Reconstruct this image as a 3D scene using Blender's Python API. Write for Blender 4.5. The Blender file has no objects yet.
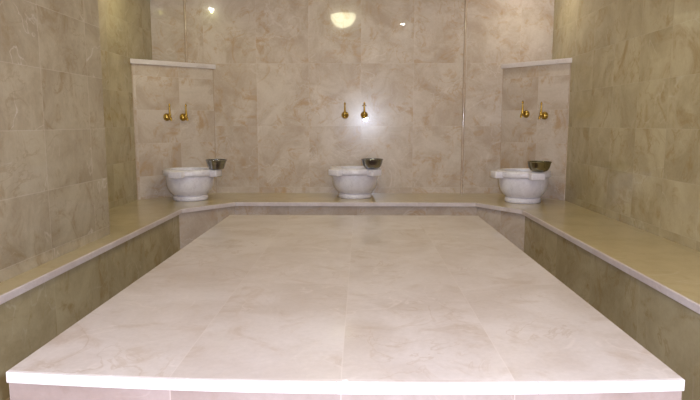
import bpy, bmesh, math, random
from mathutils import Vector, Matrix
PI = math.pi
R = math.radians
C = bpy.context.scene.collection
random.seed(4)

# ------------------------------------------------------------------ helpers
def obj(name, bm, mats, parent=None, smooth=False, loc=(0, 0, 0), rotz=0.0):
    bmesh.ops.recalc_face_normals(bm, faces=bm.faces[:])
    me = bpy.data.meshes.new(name)
    bm.to_mesh(me); bm.free()
    for m in (mats if isinstance(mats, (list, tuple)) else [mats]):
        me.materials.append(m)
    if smooth:
        me.polygons.foreach_set('use_smooth', [True] * len(me.polygons))
        me.set_sharp_from_angle(angle=R(smooth if smooth is not True else 40))
    o = bpy.data.objects.new(name, me)
    C.objects.link(o)
    o.location = loc; o.rotation_euler = (0, 0, rotz)
    if parent: o.parent = parent
    return o

def thing(name, label, cat, loc=(0, 0, 0), rotz=0.0, group=None):
    o = bpy.data.objects.new(name, None)
    o.empty_display_size = 0.05
    C.objects.link(o)
    o.location = loc; o.rotation_euler = (0, 0, rotz)
    o['label'] = label; o['category'] = cat
    if group: o['group'] = group
    return o

def struct(o):
    o['kind'] = 'structure'
    return o

def dup(root, loc, rotz, label):
    r = root.copy(); C.objects.link(r)
    r.location = loc; r.rotation_euler = (0, 0, rotz); r['label'] = label
    for ch in list(root.children):
        c = ch.copy(); C.objects.link(c); c.parent = r
        for g in list(ch.children):
            d = g.copy(); C.objects.link(d); d.parent = c
    return r

def box(bm, x0, x1, y0, y1, z0, z1, bev=0.0, seg=2):
    r = bmesh.ops.create_cube(bm, size=1.0)
    vs = r['verts']
    for v in vs:
        v.co = Vector((x0 if v.co.x < 0 else x1, y0 if v.co.y < 0 else y1, z0 if v.co.z < 0 else z1))
    if bev:
        es = list({e for v in vs for e in v.link_edges})
        bmesh.ops.bevel(bm, geom=es, offset=bev, segments=seg, profile=0.5, affect='EDGES')

def prism(bm, pts, z0, z1, bev=0.0):
    """pts: CCW list of (x,y)"""
    lo = [bm.verts.new((x, y, z0)) for x, y in pts]
    hi = [bm.verts.new((x, y, z1)) for x, y in pts]
    n = len(pts)
    fs = [bm.faces.new(list(reversed(lo))), bm.faces.new(hi)]
    for i in range(n):
        j = (i + 1) % n
        fs.append(bm.faces.new((lo[i], lo[j], hi[j], hi[i])))
    if bev:
        es = list({e for f in fs[1:2] for e in f.edges})
        bmesh.ops.bevel(bm, geom=es, offset=bev, segments=2, profile=0.5, affect='EDGES')

def lathe(bm, prof, seg=48, mat=None):
    """prof: list of (r, z); r == 0 closes to a point"""
    rings = []
    for r, z in prof:
        if r <= 1e-6:
            rings.append([bm.verts.new((0, 0, z))])
        else:
            rings.append([bm.verts.new((r * math.cos(2 * PI * i / seg), r * math.sin(2 * PI * i / seg), z)) for i in range(seg)])
    for a, b in zip(rings, rings[1:]):
        for i in range(seg):
            j = (i + 1) % seg
            q = [a[0] if len(a) == 1 else a[i], a[0] if len(a) == 1 else a[j],
                 b[0] if len(b) == 1 else b[j], b[0] if len(b) == 1 else b[i]]
            u = []
            for v in q:
                if v not in u: u.append(v)
            if len(u) >= 3:
                bm.faces.new(u)
    vs = [v for r in rings for v in r]
    if mat is not None:
        bmesh.ops.transform(bm, matrix=mat, verts=vs)

def tube(bm, pts, rads, seg=14):
    """round tube along pts with a radius per point, capped"""
    pts = [Vector(p) for p in pts]
    rings = []
    up = Vector((0.31, 0.2, 0.93))
    for i, p in enumerate(pts):
        t = (pts[min(i + 1, len(pts) - 1)] - pts[max(i - 1, 0)]).normalized()
        a = t.cross(up)
        if a.length < 1e-3: a = t.cross(Vector((1, 0, 0)))
        a.normalize(); b = t.cross(a)
        rings.append([bm.verts.new(p + (a * math.cos(2 * PI * k / seg) + b * math.sin(2 * PI * k / seg)) * rads[i]) for k in range(seg)])
    for a, b in zip(rings, rings[1:]):
        for k in range(seg):
            j = (k + 1) % seg
            bm.faces.new((a[k], a[j], b[j], b[k]))
    bm.faces.new(list(reversed(rings[0]))); bm.faces.new(rings[-1])

# ------------------------------------------------------------------ materials
def srgb(r, g, b):
    f = lambda c: (c / 255 / 12.92) if c / 255 <= 0.04045 else ((c / 255 + 0.055) / 1.055) ** 2.4
    return (f(r), f(g), f(b), 1.0)

class NT:
    def __init__(s, name):
        s.m = bpy.data.materials.new(name); s.m.use_nodes = True
        s.t = s.m.node_tree; s.n = s.t.nodes; s.bsdf = s.n['Principled BSDF']
    def add(s, typ, **kw):
        n = s.n.new(typ)
        for k, v in kw.items(): setattr(n, k, v)
        return n
    def put(s, sock, v):
        if isinstance(v, bpy.types.NodeSocket): s.t.links.new(v, sock)
        else: sock.default_value = v
    def math(s, op, a, b=None, c=None):
        n = s.add('ShaderNodeMath', operation=op)
        s.put(n.inputs[0], a)
        if b is not None: s.put(n.inputs[1], b)
        if c is not None: s.put(n.inputs[2], c)
        return n.outputs[0]
    def mix(s, fac, a, b, blend='MIX'):
        n = s.add('ShaderNodeMix', data_type='RGBA', blend_type=blend)
        s.put(n.inputs['Factor'], fac)
        s.put([i for i in n.inputs if i.name == 'A' and i.type == 'RGBA'][0], a)
        s.put([i for i in n.inputs if i.name == 'B' and i.type == 'RGBA'][0], b)
        return [o for o in n.outputs if o.type == 'RGBA'][0]
    def noise(s, vec, scale, detail=5, rough=0.6, dist=0.0):
        n = s.add('ShaderNodeTexNoise')
        s.put(n.inputs['Vector'], vec)
        n.inputs['Scale'].default_value = scale; n.inputs['Detail'].default_value = detail
        n.inputs['Roughness'].default_value = rough; n.inputs['Distortion'].default_value = dist
        return n.outputs[0]
    def ramp(s, fac, p0, p1):
        n = s.add('ShaderNodeMapRange', interpolation_type='SMOOTHSTEP')
        s.put(n.inputs[0], fac)
        n.inputs[1].default_value = p0; n.inputs[2].default_value = p1
        return n.outputs[0]

def marble(name, light, dark, patch, vein, scale=2.0, joints=(), joint_col=None, rough=0.3, coat=0.6,
           coat_rough=0.03, patch_amt=0.55, vein_amt=0.35, var=0.05, dark_vein=0.0, joint_amt=0.45, bump=0.02, spec=0.5, cast=(0.83, 0.845, 0.90)):
    """joints: (axis 0/1/2, offset, size, half width)"""
    light, dark, patch, vein = [tuple(min(c[i] * cast[i], 0.9) for i in range(3)) + (1,) for c in (light, dark, patch, vein)]
    s = NT(name)
    tc = s.add('ShaderNodeTexCoord').outputs['Object']
    sep = s.add('ShaderNodeSeparateXYZ'); s.put(sep.inputs[0], tc)
    cells = [0.0, 0.0, 0.0]; jm = None
    for ax, off, size, hw in joints:
        u = s.math('DIVIDE', s.math('SUBTRACT', sep.outputs[ax], off), size)
        cells[ax] = s.math('FLOOR', u)
        fr = s.math('FRACT', u)
        d = s.math('MULTIPLY', s.math('MINIMUM', fr, s.math('SUBTRACT', 1.0, fr)), size)
        k = s.math('SUBTRACT', 1.0, s.ramp(d, hw * 0.5, hw * 1.5))
        jm = k if jm is None else s.math('MAXIMUM', jm, k)
    cv = s.add('ShaderNodeCombineXYZ')
    for i in range(3): s.put(cv.inputs[i], cells[i])
    wn = s.add('ShaderNodeTexWhiteNoise', noise_dimensions='3D'); s.put(wn.inputs['Vector'], cv.outputs[0])
    off = s.add('ShaderNodeVectorMath', operation='MULTIPLY_ADD')
    s.put(off.inputs[0], wn.outputs['Color']); off.inputs[1].default_value = (7, 7, 7); s.put(off.inputs[2], tc)
    P = off.outputs[0]
    n1 = s.noise(P, scale, 7, 0.62, 0.7)
    col = s.mix(s.ramp(n1, 0.32, 0.68), dark, light)
    n2 = s.noise(P, scale * 1.7, 6, 0.65, 1.4)
    col = s.mix(s.math('MULTIPLY', s.ramp(n2, 0.50, 0.72), patch_amt), col, patch)
    # thin pale veins
    n3 = s.noise(P, scale * 0.8, 4, 0.5, 1.0)
    v = s.math('SUBTRACT', 1.0, s.ramp(s.math('ABSOLUTE', s.math('SUBTRACT', n3, 0.5)), 0.0, 0.012))
    n4 = s.noise(P, scale * 1.1, 2, 0.5, 0.0)
    v = s.math('MULTIPLY', v, s.ramp(n4, 0.45, 0.62))
    col = s.mix(s.math('MULTIPLY', v, vein_amt), col, vein)
    if dark_vein:
        n5 = s.noise(P, scale * 1.3, 5, 0.55, 1.2)
        w = s.math('SUBTRACT', 1.0, s.ramp(s.math('ABSOLUTE', s.math('SUBTRACT', n5, 0.48)), 0.0, 0.02))
        n6 = s.noise(P, scale * 0.9 + 0.37, 2, 0.5, 0.0)
        w = s.math('MULTIPLY', w, s.ramp(n6, 0.42, 0.66))
        col = s.mix(s.math('MULTIPLY', w, dark_vein), col, patch)
    # fine grain and per-stone tone
    g = s.noise(P, 55, 3, 0.7, 0.0)
    tone = s.math('ADD', s.math('MULTIPLY', s.math('SUBTRACT', g, 0.5), 0.22), 1.0)
    tone = s.math('ADD', tone, s.math('MULTIPLY', s.math('SUBTRACT', wn.outputs['Value'], 0.5), 2 * var))
    cb = s.add('ShaderNodeCombineColor')
    for i in range(3): s.put(cb.inputs[i], tone)
    col = s.mix(1.0, col, cb.outputs[0], 'MULTIPLY')
    if jm is not None:
        col = s.mix(s.math('MULTIPLY', jm, joint_amt), col, joint_col or vein)
    b = s.bsdf
    s.put(b.inputs['Base Color'], col)
    b.inputs['Roughness'].default_value = rough
    b.inputs['Specular IOR Level'].default_value = spec
    b.inputs['Coat Weight'].default_value = coat
    b.inputs['Coat Roughness'].default_value = coat_rough
    if bump:
        h = s.noise(P, 9, 3, 0.5, 0.0)
        if jm is not None: h = s.math('SUBTRACT', h, s.math('MULTIPLY', jm, 0.6))
        bp = s.add('ShaderNodeBump'); bp.inputs['Strength'].default_value = bump; bp.inputs['Distance'].default_value = 0.01
        s.put(bp.inputs['Height'], h)
        s.t.links.new(bp.outputs[0], b.inputs['Normal'])
    return s.m

def metal(name, col, rough, scale=30, amt=0.12):
    s = NT(name)
    tc = s.add('ShaderNodeTexCoord').outputs['Object']
    n = s.noise(tc, scale, 4, 0.6, 0.3)
    s.put(s.bsdf.inputs['Base Color'], s.mix(s.math('MULTIPLY', s.ramp(n, 0.4, 0.7), amt * 3), col, tuple(c * 0.72 for c in col[:3]) + (1,)))
    s.put(s.bsdf.inputs['Roughness'], s.math('ADD', s.math('MULTIPLY', n, 0.12), rough))
    s.bsdf.inputs['Metallic'].default_value = 1.0
    return s.m

def plaster(name, col, rough=0.8):
    s = NT(name)
    tc = s.add('ShaderNodeTexCoord').outputs['Object']
    n = s.noise(tc, 6, 5, 0.6, 0.0)
    s.put(s.bsdf.inputs['Base Color'], s.mix(s.ramp(n, 0.3, 0.7), tuple(c * 0.93 for c in col[:3]) + (1,), col))
    s.bsdf.inputs['Roughness'].default_value = rough
    return s.m

def glow(name, col, strength):
    s = NT(name)
    s.bsdf.inputs['Base Color'].default_value = (0.8, 0.8, 0.75, 1)
    s.bsdf.inputs['Emission Color'].default_value = col
    s.bsdf.inputs['Emission Strength'].default_value = strength
    return s.m

ZJ = (2, 0.82, 0.305, 0.0016)
WALL = dict(light=srgb(214, 199, 183), dark=srgb(190, 170, 149), patch=srgb(186, 150, 106), vein=srgb(234, 222, 210),
            scale=2.9, rough=0.19, spec=0.19, coat=0.45, coat_rough=0.012, dark_vein=0.45, patch_amt=0.7, joint_amt=0.2, var=0.006, vein_amt=0.3)
M = {}
M['wall_back'] = marble('beige marble wall tiles', joints=[(0, 0.0, 0.515, 0.0018), (2, 0.52, 0.61, 0.0018)], **WALL)
SIDE_SHADED = dict(WALL); SIDE_SHADED.update(light=srgb(192, 177, 140), dark=srgb(166, 150, 113), patch=srgb(156, 130, 80), vein=srgb(212, 202, 178), var=0.04, scale=2.2)  # yellower stone, also darkened in colour for the weaker light on the sides
M['wall_side'] = marble('yellow beige marble side wall tiles darkened for shade', joints=[(1, 3.71, 0.41, 0.0018), ZJ], **SIDE_SHADED)
PIER = dict(WALL); PIER.update(light=srgb(184, 170, 144), dark=srgb(162, 146, 120), patch=srgb(150, 128, 94))
M['pier'] = marble('beige marble pier tiles', joints=[(1, 3.52, 0.515, 0.0025), ZJ], **PIER)
M['panel'] = marble('beige marble corner panel', joints=[(0, 0.04, 0.42, 0.0016), ZJ], **WALL)
RIS = dict(SIDE_SHADED); RIS.update(coat=0.35)  # side risers take the same shade-darkened stone colour
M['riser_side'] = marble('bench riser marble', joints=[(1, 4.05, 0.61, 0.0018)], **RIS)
M['riser_back'] = marble('bench back riser marble', joints=[(0, -0.03, 0.61, 0.0018)], **WALL)
M['seat'] = marble('bench top marble', light=srgb(208, 190, 146), dark=srgb(192, 172, 126), patch=srgb(176, 152, 98), vein=srgb(224, 212, 190),
                   scale=2.4, rough=0.28, coat=0.6, joints=[(0, -0.03, 0.61, 0.0016), (1, 4.05, 0.61, 0.0016)], joint_amt=0.3)
M['edge'] = marble('pale polished marble edge', light=srgb(226, 214, 210), dark=srgb(214, 198, 192), patch=srgb(202, 182, 172), vein=srgb(240, 228, 222),
                   scale=4, rough=0.3, coat=0.5, patch_amt=0.3)
M['ledge'] = marble('pale ledge marble', light=srgb(224, 213, 208), dark=srgb(212, 199, 192), patch=srgb(200, 182, 172), vein=srgb(240, 228, 222),
                    scale=4, rough=0.3, coat=0.5, patch_amt=0.3)
M['slab'] = marble('polished cream marble platform top', light=srgb(224, 213, 208), dark=srgb(208, 194, 186), patch=srgb(192, 170, 154), vein=srgb(234, 222, 216),
                   scale=2.6, rough=0.34, coat=0.45, coat_rough=0.06, patch_amt=0.55, dark_vein=0.55, vein_amt=0.5,
                   joints=[(0, -0.055, 0.49, 0.0016), (1, 1.62, 1.02, 0.0014)], joint_amt=0.4, var=0.01)
M['stone_edge'] = marble('white polished platform edge', light=srgb(232, 224, 226), dark=srgb(222, 214, 216), patch=srgb(212, 198, 198), vein=srgb(250, 246, 246),
                         scale=5, rough=0.35, coat=0.4, patch_amt=0.3, cast=(0.95, 0.97, 1.0))
M['plinth'] = marble('pink beige platform base marble', vein_amt=0.1, light=srgb(178, 160, 154), dark=srgb(164, 145, 137), patch=srgb(150, 128, 116), vein=srgb(228, 210, 200),
                     scale=3, rough=0.4, coat=0.3, joints=[(0, -0.055, 0.49, 0.0016)])
M['floor'] = marble('beige marble floor tiles', light=srgb(200, 178, 152), dark=srgb(184, 160, 130), patch=srgb(168, 136, 104), vein=srgb(218, 200, 180),
                    scale=2.2, rough=0.35, coat=0.4, joints=[(0, 0.0, 0.4, 0.002), (1, 0.0, 0.4, 0.002)])
M['white'] = marble('white grey veined basin marble', light=srgb(234, 228, 230), dark=srgb(220, 212, 215), patch=srgb(176, 166, 172), vein=srgb(244, 240, 240),
                    scale=7, rough=0.3, coat=0.4, patch_amt=0.35, dark_vein=0.45, bump=0.0, cast=(0.9, 0.93, 1.0))
M['ceiling'] = plaster('cream ceiling paint', srgb(214, 198, 172))
M['brass'] = metal('polished brass', srgb(196, 165, 84), 0.16)
M['bronze'] = metal('dull grey bronze', srgb(150, 122, 88), 0.22)
M['steel'] = metal('hammered steel', srgb(158, 160, 166), 0.13, 24, 0.1)
M['tinned'] = metal('tinned brass', srgb(152, 147, 126), 0.13, 24, 0.1)
M['trim'] = marble('rounded polished marble trim', light=srgb(204, 184, 162), dark=srgb(186, 162, 138), patch=srgb(176, 142, 110), vein=srgb(222, 206, 190), scale=5, rough=0.12, coat=1.0, coat_rough=0.06, bump=0.0)
M['ring'] = plaster('white lamp housing', srgb(230, 228, 220), 0.4)
M['opal'] = glow('lit opal lamp glass', (1.0, 0.96, 0.62, 1), 32)
M['spot'] = glow('lit spotlight lens', (1.0, 0.95, 0.82, 1), 420)

# ------------------------------------------------------------------ dimensions (metres, camera looks along +Y)
XL, XR, YB, YF, ZC = -2.055, 1.857, 6.0, -1.3, 2.5
SEAT = 0.46                 # bench top
BT = 0.034                  # bench slab thickness
LEDGE = 1.730               # corner ledge top
LA, LB = Vector((XL, 5.44)), Vector((-1.455, YB))      # left corner panel, outer and inner end
RA, RB = Vector((XR, 5.455)), Vector((1.385, YB))      # right corner panel

# ------------------------------------------------------------------ room shell
bm = bmesh.new(); box(bm, XL - 0.2, XR + 0.2, YF - 0.2, YB + 0.2, -0.1, 0.0)
struct(obj('floor', bm, M['floor']))
bm = bmesh.new(); box(bm, XL - 0.2, XR + 0.2, YF - 0.2, YB + 0.2, ZC, ZC + 0.1)
struct(obj('ceiling', bm, M['ceiling']))
bm = bmesh.new(); box(bm, XL - 0.2, XR + 0.2, YB, YB + 0.2, 0.0, ZC)
struct(obj('wall_back', bm, M['wall_back']))
bm = bmesh.new(); box(bm, XL - 0.2, XR + 0.2, YF - 0.2, YF, 0.0, ZC)
struct(obj('wall_front', bm, M['wall_back']))
# the left wall steps out into the room near the camera and stands on the bench there
bm = bmesh.new()
box(bm, XL - 0.2, XL, YF, YB, 0.0, ZC)
struct(obj('wall_left', bm, M['wall_side']))
bm = bmesh.new(); box(bm, XL, -1.59, YF, 3.72, 0.0, ZC)
struct(obj('wall_entrance', bm, M['pier']))
bm = bmesh.new(); box(bm, XR, XR + 0.2, YF, YB, 0.0, ZC)
struct(obj('wall_right', bm, M['wall_side']))
def trim(name, x, z0):
    bm = bmesh.new()
    n = 10; r = 0.013
    pts = [(x + r * math.cos(PI + PI * i / n), YB + r * math.sin(PI + PI * i / n)) for i in range(n + 1)]
    prism(bm, pts, z0, ZC)
    struct(obj(name, bm, M['trim'], smooth=True))
trim('trim_1', -1.718, LEDGE)
trim('trim_2', 1.010, SEAT)

# ------------------------------------------------------------------ bench along three walls, cut across both corners
front = [(-1.467, YF), (-1.467, 4.848), (-1.118, 5.285), (1.016, 5.285), (1.307, 4.842), (1.318, YF)]
bench = thing('bench', 'long U-shaped beige marble bench built along the three walls', 'bench', (-0.06, 5.6, 0))
inv = Vector((0.06, -5.6, 0))
def bchild(name, bm, mat):
    o = obj(name, bm, mat, bench, loc=inv)
    return o
LIP = 0.012
def inset(pts, d):
    """move the polyline towards the walls by d"""
    out = []
    P = [Vector(p) for p in pts]
    for i, p in enumerate(P):
        ns = []
        if i > 0: t = (p - P[i - 1]).normalized(); ns.append(Vector((-t.y, t.x)))
        if i < len(P) - 1: t = (P[i + 1] - p).normalized(); ns.append(Vector((-t.y, t.x)))
        n = sum(ns, Vector((0, 0))).normalized()
        out.append(p + n * (d / n.dot(ns[0])))
    return out
f_in = inset(front, LIP)
f_back = inset(front, 0.03)
# the seat slab fits round the projecting wall and under the corner panels
seat = [tuple(p) for p in f_in]
poly = seat + [(XR, YF), (XR, YB), (XL, YB), (XL, 3.72), (-1.59, 3.72), (-1.59, YF)]
bm = bmesh.new(); prism(bm, poly, SEAT - BT, SEAT)
bchild('seat_slab', bm, M['seat'])
for i in range(5):
    a, b = front[i], front[i + 1]; c, d = f_in[i + 1], f_in[i]
    bm = bmesh.new(); prism(bm, [a, b, tuple(c), tuple(d)], SEAT - BT, SEAT, bev=0.004)
    bchild('edge_band', bm, M['edge'])
f_deep = inset(front, 0.055)
for i in range(5):
    q = [tuple(f_back[i]), tuple(f_back[i + 1]), tuple(f_deep[i + 1]), tuple(f_deep[i])]
    bm = bmesh.new(); prism(bm, q, 0.0, SEAT - BT)
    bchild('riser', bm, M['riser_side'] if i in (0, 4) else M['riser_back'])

# ------------------------------------------------------------------ low diagonal panels across the corners, with ledges
def corner(A, B, corner_pt, label):
    d = (B - A); L = d.length
    n = Vector((d.y, -d.x)).normalized()
    mid = (A + B) / 2
    if n.dot(Vector((0, 3)) - mid) < 0: n = -n
    # local frame: x along the panel seen from the room (left to right), y into the corner
    xd = Vector((-n.y, n.x))            # n is towards the room; y = -n
    if xd.x < 0: xd = -xd
    ang = math.atan2(xd.y, xd.x)
    t = thing('corner_panel', label, 'wall panel', (mid.x, mid.y, SEAT), ang, 'diagonal corner panels')
    Rm = Matrix.Rotation(-ang, 2)
    loc = lambda p: Rm @ (Vector(p) - mid)
    a, b, c = loc(A), loc(B), loc(corner_pt)
    if a.x > b.x: a, b = b, a
    bm = bmesh.new(); prism(bm, [tuple(a), tuple(b), tuple(c)], 0.0, LEDGE - SEAT - 0.042)
    obj('panel', bm, M['panel'], t)
    # pale joints where the panel meets the walls
    for sx in (-1, 1):
        p = a if sx < 0 else b
        q = c - p
        e1 = p - Vector((sx * 0.009, 0)); s_ = Vector((0, -0.003))
        bm = bmesh.new()
        # small triangular-section strip hugging the front edge
        k = q.normalized() * 0.0
        pts = [tuple(e1), tuple(e1 + s_), tuple(p + s_ + Vector((-sx * 0.004, 0))), tuple(p)]
        if sx < 0: pts = list(reversed(pts))
        prism(bm, pts, 0.0, LEDGE - SEAT - 0.042)
        obj('edge_strip', bm, M['trim'], t)
    # ledge slab: the same triangle pushed 25 mm out over the panel, trimmed by the two walls
    o = 0.016
    ta = (a - c).normalized(); tb = (b - c).normalized()
    a2 = a + ta * (o / abs(ta.y)); b2 = b + tb * (o / abs(tb.y))
    bm = bmesh.new(); prism(bm, [tuple(a2), tuple(b2), tuple(c)], LEDGE - SEAT - 0.042, LEDGE - SEAT, bev=0.003)
    obj('ledge', bm, M['ledge'], t)
    return t, n
_, NL = corner(LA, LB, (XL, YB), 'left diagonal beige marble corner panel with pale ledge on top')
_, NR = corner(RA, RB, (XR, YB), 'right diagonal beige marble corner panel with pale ledge on top')

# ------------------------------------------------------------------ the platform in the middle
PZ = 0.44; PX0, PX1, PYB = -1.035, 0.918, 4.67
plat = thing('platform', 'large low cream marble bathing platform filling the middle of the room', 'platform', (-0.06, 3.1, 0))
pinv = Vector((0.06, -3.1, 0))
fy = lambda x: 1.596 + 0.050 * (x - 0.04) ** 2          # slightly bowed front
N = 40
xs = [PX0 + (PX1 - PX0) * i / N for i in range(N + 1)]
SE = 0.012
bm = bmesh.new()
prism(bm, [(x, fy(x) + SE) for x in xs] + [(PX1, PYB), (PX0, PYB)], PZ - 0.033, PZ, bev=0.002)
obj('top_slab', bm, M['slab'], plat, loc=pinv)
cuts = [PX0, -0.715, -0.068, 0.498, PX1]
for c0, c1 in zip(cuts, cuts[1:]):
    n = 12; g = 0.0006
    q = [c0 + g + (c1 - c0 - 2 * g) * i / n for i in range(n + 1)]
    bm = bmesh.new()
    prism(bm, [(x, fy(x)) for x in q] + [(x, fy(x) + SE) for x in reversed(q)], PZ - 0.033, PZ, bev=0.002)
    obj('edge_stone', bm, M['stone_edge'], plat, loc=pinv)
bm = bmesh.new()
prism(bm, [(x, fy(x) + 0.012) for x in xs] + [(PX1 - 0.012, PYB - 0.012), (PX0 + 0.012, PYB - 0.012)], 0.0, PZ - 0.033)
obj('base', bm, M['plinth'], plat, loc=pinv)
bm = bmesh.new()
lathe(bm, [(0, 0.0022), (0.0045, 0.002), (0.0075, 0.0012), (0.009, 0.0)], 14)
chip = obj('grout_blob', bm, M['stone_edge'], plat, smooth=60, loc=pinv + Vector((-0.043, fy(-0.043) + 0.016, PZ)))
chip['label'] = 'small white blob at the front joint'

# ------------------------------------------------------------------ marble wash basins
def make_basin(loc, rotz, label):
    t = thing('wash_basin', label, 'basin', loc, rotz, 'white marble wash basins')
    bm = bmesh.new()
    lathe(bm, [(0, 0), (0.150, 0), (0.157, 0.006), (0.158, 0.030), (0.152, 0.040), (0.146, 0.046), (0, 0.046)], 56)
    obj('foot', bm, M['white'], t, smooth=50)
    bm = bmesh.new()
    lathe(bm, [(0, 0.046), (0.146, 0.046), (0.153, 0.052), (0.172, 0.070), (0.190, 0.095), (0.203, 0.125), (0.211, 0.160), (0.214, 0.195), (0.215, 0.226),
               (0.180, 0.226), (0.170, 0.18), (0.150, 0.13), (0.11, 0.095), (0.05, 0.08), (0, 0.078)], 56)
    obj('body', bm, M['white'], t, smooth=50)
    bm = bmesh.new()
    lathe(bm, [(0.178, 0.226), (0.228, 0.226), (0.236, 0.232), (0.239, 0.245), (0.238, 0.264), (0.232, 0.279), (0.222, 0.285), (0.190, 0.286), (0.180, 0.281), (0.176, 0.262), (0.178, 0.226)], 56)
    obj('rim', bm, M['white'], t, smooth=50)
    for k in range(4):
        bm = bmesh.new()
        box(bm, 0.210, 0.288, -0.062, 0.062, 0.218, 0.279, 0.008, 3)
        o = obj('lug', bm, M['white'], t, smooth=40, rotz=k * PI / 2)
    return t
BZ = SEAT
spots = [((-0.055, 5.665, BZ), R(-45), 'white marble wash basin at the middle of the back wall'),
         ((-1.568, 5.462, BZ), R(-11), 'white marble wash basin in front of the left corner panel'),
         ((1.450, 5.360, BZ), R(-80), 'white marble wash basin in front of the right corner panel')]
b0 = make_basin(*spots[0])
bs = [dup(b0, *s) for s in spots[1:]]
bpy.data.objects.remove([c for c in bs[0].children if c.name.startswith('lug') and abs(c.rotation_euler.z - PI) < 0.1][0])
# the side basins have no lug next to the panel; the right basin has no lug on the side next to the panel
bpy.data.objects.remove([c for c in bs[1].children if c.name.startswith('lug') and abs(c.rotation_euler.z - PI / 2) < 0.1][0])

# ------------------------------------------------------------------ metal bowls on the basin rims
def make_bowl(loc, mat, label, rounder):
    t = thing('water_bowl', label, 'bowl', loc, 0.3, 'metal washing bowls')
    if rounder:
        prof = [(0, 0), (0.050, 0.0), (0.064, 0.006), (0.080, 0.024), (0.090, 0.050), (0.097, 0.082), (0.102, 0.094)]
    else:
        prof = [(0, 0), (0.060, 0.0), (0.066, 0.004), (0.078, 0.040), (0.090, 0.078), (0.097, 0.092)]
    prof = [(r, zz * 0.90) for r, zz in prof]
    inner = [(max(r - 0.0025, 0), z + 0.0025) for r, z in prof[::-1]]
    bm = bmesh.new(); lathe(bm, prof + inner[1:], 48)
    obj('bowl_body', bm, mat, t, smooth=35)
    r, z = prof[-1]
    bm = bmesh.new()
    lathe(bm, [(r - 0.004 + 0.004 * math.cos(a), z + 0.004 * math.sin(a)) for a in [2 * PI * i / 10 for i in range(11)]], 48)
    obj('lip', bm, mat, t, smooth=60)
    return t
def on_rim(i, off=0.238):
    (x, y, z), a, _ = spots[i]
    return x, y, z, a
x, y, z, a = on_rim(0)
make_bowl((x + 0.158, y - 0.165, z + 0.286), M['steel'], 'steel bowl on the rim of the middle wash basin', True)
x, y, z, a = on_rim(1)
make_bowl((x + 0.262 * math.cos(a), y + 0.238 * math.sin(a), z + 0.286), M['steel'], 'straight-sided steel bowl on the rim of the left wash basin', False)
x, y, z, a = on_rim(2)
make_bowl((x + 0.078, y - 0.195, z + 0.286), M['tinned'], 'brownish metal bowl on the rim of the right wash basin', True)

# ------------------------------------------------------------------ wall taps
def make_tap(label, loc, rotz, mat):
    """origin on the wall, local -Y out of the wall"""
    t = thing('wall_tap', label, 'tap', loc, rotz, 'brass taps above the basins')
    Rx = Matrix.Rotation(R(90), 4, 'X')          # lathe axis -> -Y
    bm = bmesh.new()
    lathe(bm, [(0, 0.0), (0.034, 0.0), (0.037, 0.004), (0.036, 0.012), (0.031, 0.022), (0.022, 0.031), (0.014, 0.036), (0, 0.037)], 32, Rx)
    obj('rosette', bm, mat, t, smooth=45)
    bm = bmesh.new()
    tube(bm, [(0, -0.030, 0), (0, -0.055, 0), (0, -0.070, -0.001), (0, -0.082, -0.008), (0, -0.088, -0.020), (0, -0.089, -0.034)],
         [0.010, 0.0105, 0.012, 0.0115, 0.010, 0.0095])
    obj('spout', bm, mat, t, smooth=50)
    bm = bmesh.new()
    lathe(bm, [(0, 0.008), (0.014, 0.008), (0.0145, 0.020), (0.011, 0.030), (0.0095, 0.045), (0.0075, 0.075), (0.0065, 0.098), (0.009, 0.103), (0.0095, 0.110), (0.006, 0.118), (0.003, 0.126), (0, 0.128)], 20)
    h = obj('handle', bm, mat, t, smooth=60, loc=(0, -0.066, 0.0))
    return t
RZ = lambda n: math.atan2(n.y, n.x) + PI / 2
def on_panel(A, B, t, n, z): p = A.lerp(B, t) ; return (p.x, p.y, z)
taps = [('left brass tap of the pair above the middle basin', (-0.158, YB, 1.238), 0.0),
        ('right brass tap of the pair above the middle basin, with crossbar handle', (0.032, YB, 1.238), 0.0),
        ('left brass tap of the pair on the left corner panel', on_panel(LA, LB, 0.385, NL, 1.215), RZ(NL)),
        ('right brass tap of the pair on the left corner panel', on_panel(LA, LB, 0.585, NL, 1.215), RZ(NL)),
        ('left brass tap of the pair on the right corner panel', on_panel(RA, RB, 0.605, NR, 1.244), RZ(NR)),
        ('right brass tap of the pair on the right corner panel', on_panel(RA, RB, 0.330, NR, 1.228), RZ(NR))]
t0 = make_tap(*taps[0], M['brass'])
tl = [t0] + [dup(t0, loc, rz, lab) for lab, loc, rz in taps[1:]]
bm = bmesh.new()
tube(bm, [(-0.021, 0, 0.086), (-0.012, 0, 0.092), (0, 0, 0.095), (0.012, 0, 0.092), (0.021, 0, 0.086)], [0.004, 0.0055, 0.0075, 0.0055, 0.004], 12)
hd = [c for c in tl[1].children if c.name.startswith('handle')][0]
obj('crossbar', bm, M['bronze'], hd, smooth=60)

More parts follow.
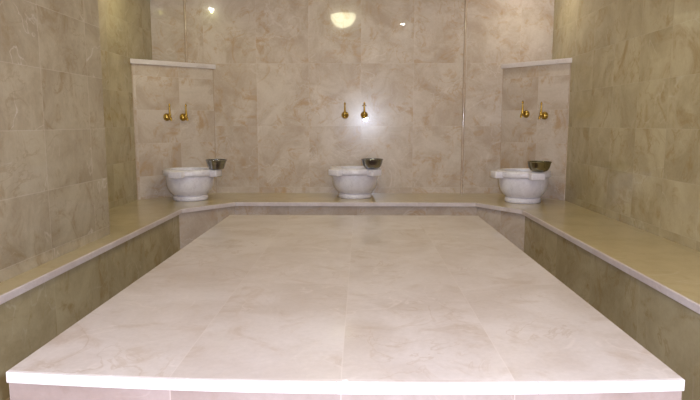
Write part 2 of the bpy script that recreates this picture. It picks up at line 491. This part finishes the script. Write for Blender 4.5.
# ------------------------------------------------------------------ ceiling lamps (reflections show in the back wall, except for the added right corner spotlight)
def light(name, loc, energy, col, size, parent, cone=150, blend=0.6, aim=None):
    l = bpy.data.lights.new(name, 'SPOT')
    l.energy = energy; l.color = col; l.shadow_soft_size = size; l.spot_size = R(cone); l.spot_blend = blend
    o = bpy.data.objects.new(name, l); C.objects.link(o); o.location = loc; o.parent = parent
    if aim:
        o.rotation_euler = (Vector(aim) - parent.location).to_track_quat('-Z', 'Y').to_euler()
    return o
WARM = (0.285, 0.282, 0.090)
def dome_lamp(label, x, y, energy):
    t = thing('ceiling_lamp', label, 'lamp', (x, y, ZC))
    bm = bmesh.new(); lathe(bm, [(0, 0), (0.165, 0), (0.165, -0.03), (0.14, -0.035), (0, -0.035)], 40)
    obj('lamp_base', bm, M['ring'], t, smooth=40)
    bm = bmesh.new(); lathe(bm, [(0.15, -0.035)] + [(0.15 * math.cos(a), -0.035 - 0.155 * math.sin(a)) for a in [PI / 2 * i / 8 for i in range(1, 8)]] + [(0, -0.19)], 40)
    obj('lamp_shade', bm, M['opal'], t, smooth=60)
    light('bulb', (0, 0, -0.23), energy, WARM, 0.05, t)
def spot_lamp(label, x, y, energy, cone=100, aim=None, group='recessed ceiling spotlights'):
    t = thing('ceiling_spotlight', label, 'lamp', (x, y, ZC), 0, group)
    bm = bmesh.new(); lathe(bm, [(0.030, -0.001), (0.048, 0.0), (0.048, -0.008), (0.034, -0.010), (0.030, -0.001)], 32)
    obj('bezel', bm, M['ring'], t, smooth=40)
    bm = bmesh.new(); lathe(bm, [(0, -0.003), (0.030, -0.003), (0.030, -0.012), (0.025, -0.020), (0.014, -0.024), (0, -0.025)], 32)
    obj('lens', bm, M['spot'], t, smooth=40)
    light('bulb', (0, 0, -0.045), energy, WARM, 0.014, t, cone=cone, aim=aim)
dome_lamp('round opal ceiling lamp over the far half of the platform', -0.222, 4.465, 4)
spot_lamp('ceiling spotlight over the middle of the platform, right of centre', 0.56, 3.63, 26, 140)
spot_lamp('ceiling spotlight over the left end of the back bench', -1.76, 4.76, 26, 90, (-1.75, 6.0, 1.3))
spot_lamp('added ceiling spotlight over the right corner basin', 1.5, 5.5, 4, 110, (1.6, 6.0, 1.2))  # added for symmetrical light in the corners; no reflection of it shows

# ------------------------------------------------------------------ camera and its flash
H = 1.16
cam = bpy.data.cameras.new('camera'); cam.sensor_fit = 'HORIZONTAL'; cam.sensor_width = 36.0; cam.lens = 600 / 700 * 36.0
cam.clip_start = 0.02
co = bpy.data.objects.new('camera', cam); C.objects.link(co)
co.location = (0, 0, H)
p = math.atan(77 / 600); yaw = math.atan(11 / 600 * math.cos(p))
co.rotation_euler = (PI / 2 - p, 0, yaw)
bpy.context.scene.camera = co
fl = bpy.data.lights.new('camera_flash', 'POINT'); fl.energy = 325; fl.color = (0.76, 0.842, 1.03); fl.shadow_soft_size = 0.03
fo = bpy.data.objects.new('camera_flash', fl); C.objects.link(fo); fo.location = (0.09, 0.0, H + 0.07)

w = bpy.data.worlds.new('world'); bpy.context.scene.world = w
w.use_nodes = True
w.node_tree.nodes['Background'].inputs[0].default_value = (0.9, 0.85, 0.8, 1); w.node_tree.nodes['Background'].inputs[1].default_value = 0.05

vs = bpy.context.scene.view_settings
vs.view_transform = 'Standard'; vs.look = 'None'; vs.gamma = 1.0; vs.use_curve_mapping = False
vs.exposure = -0.15
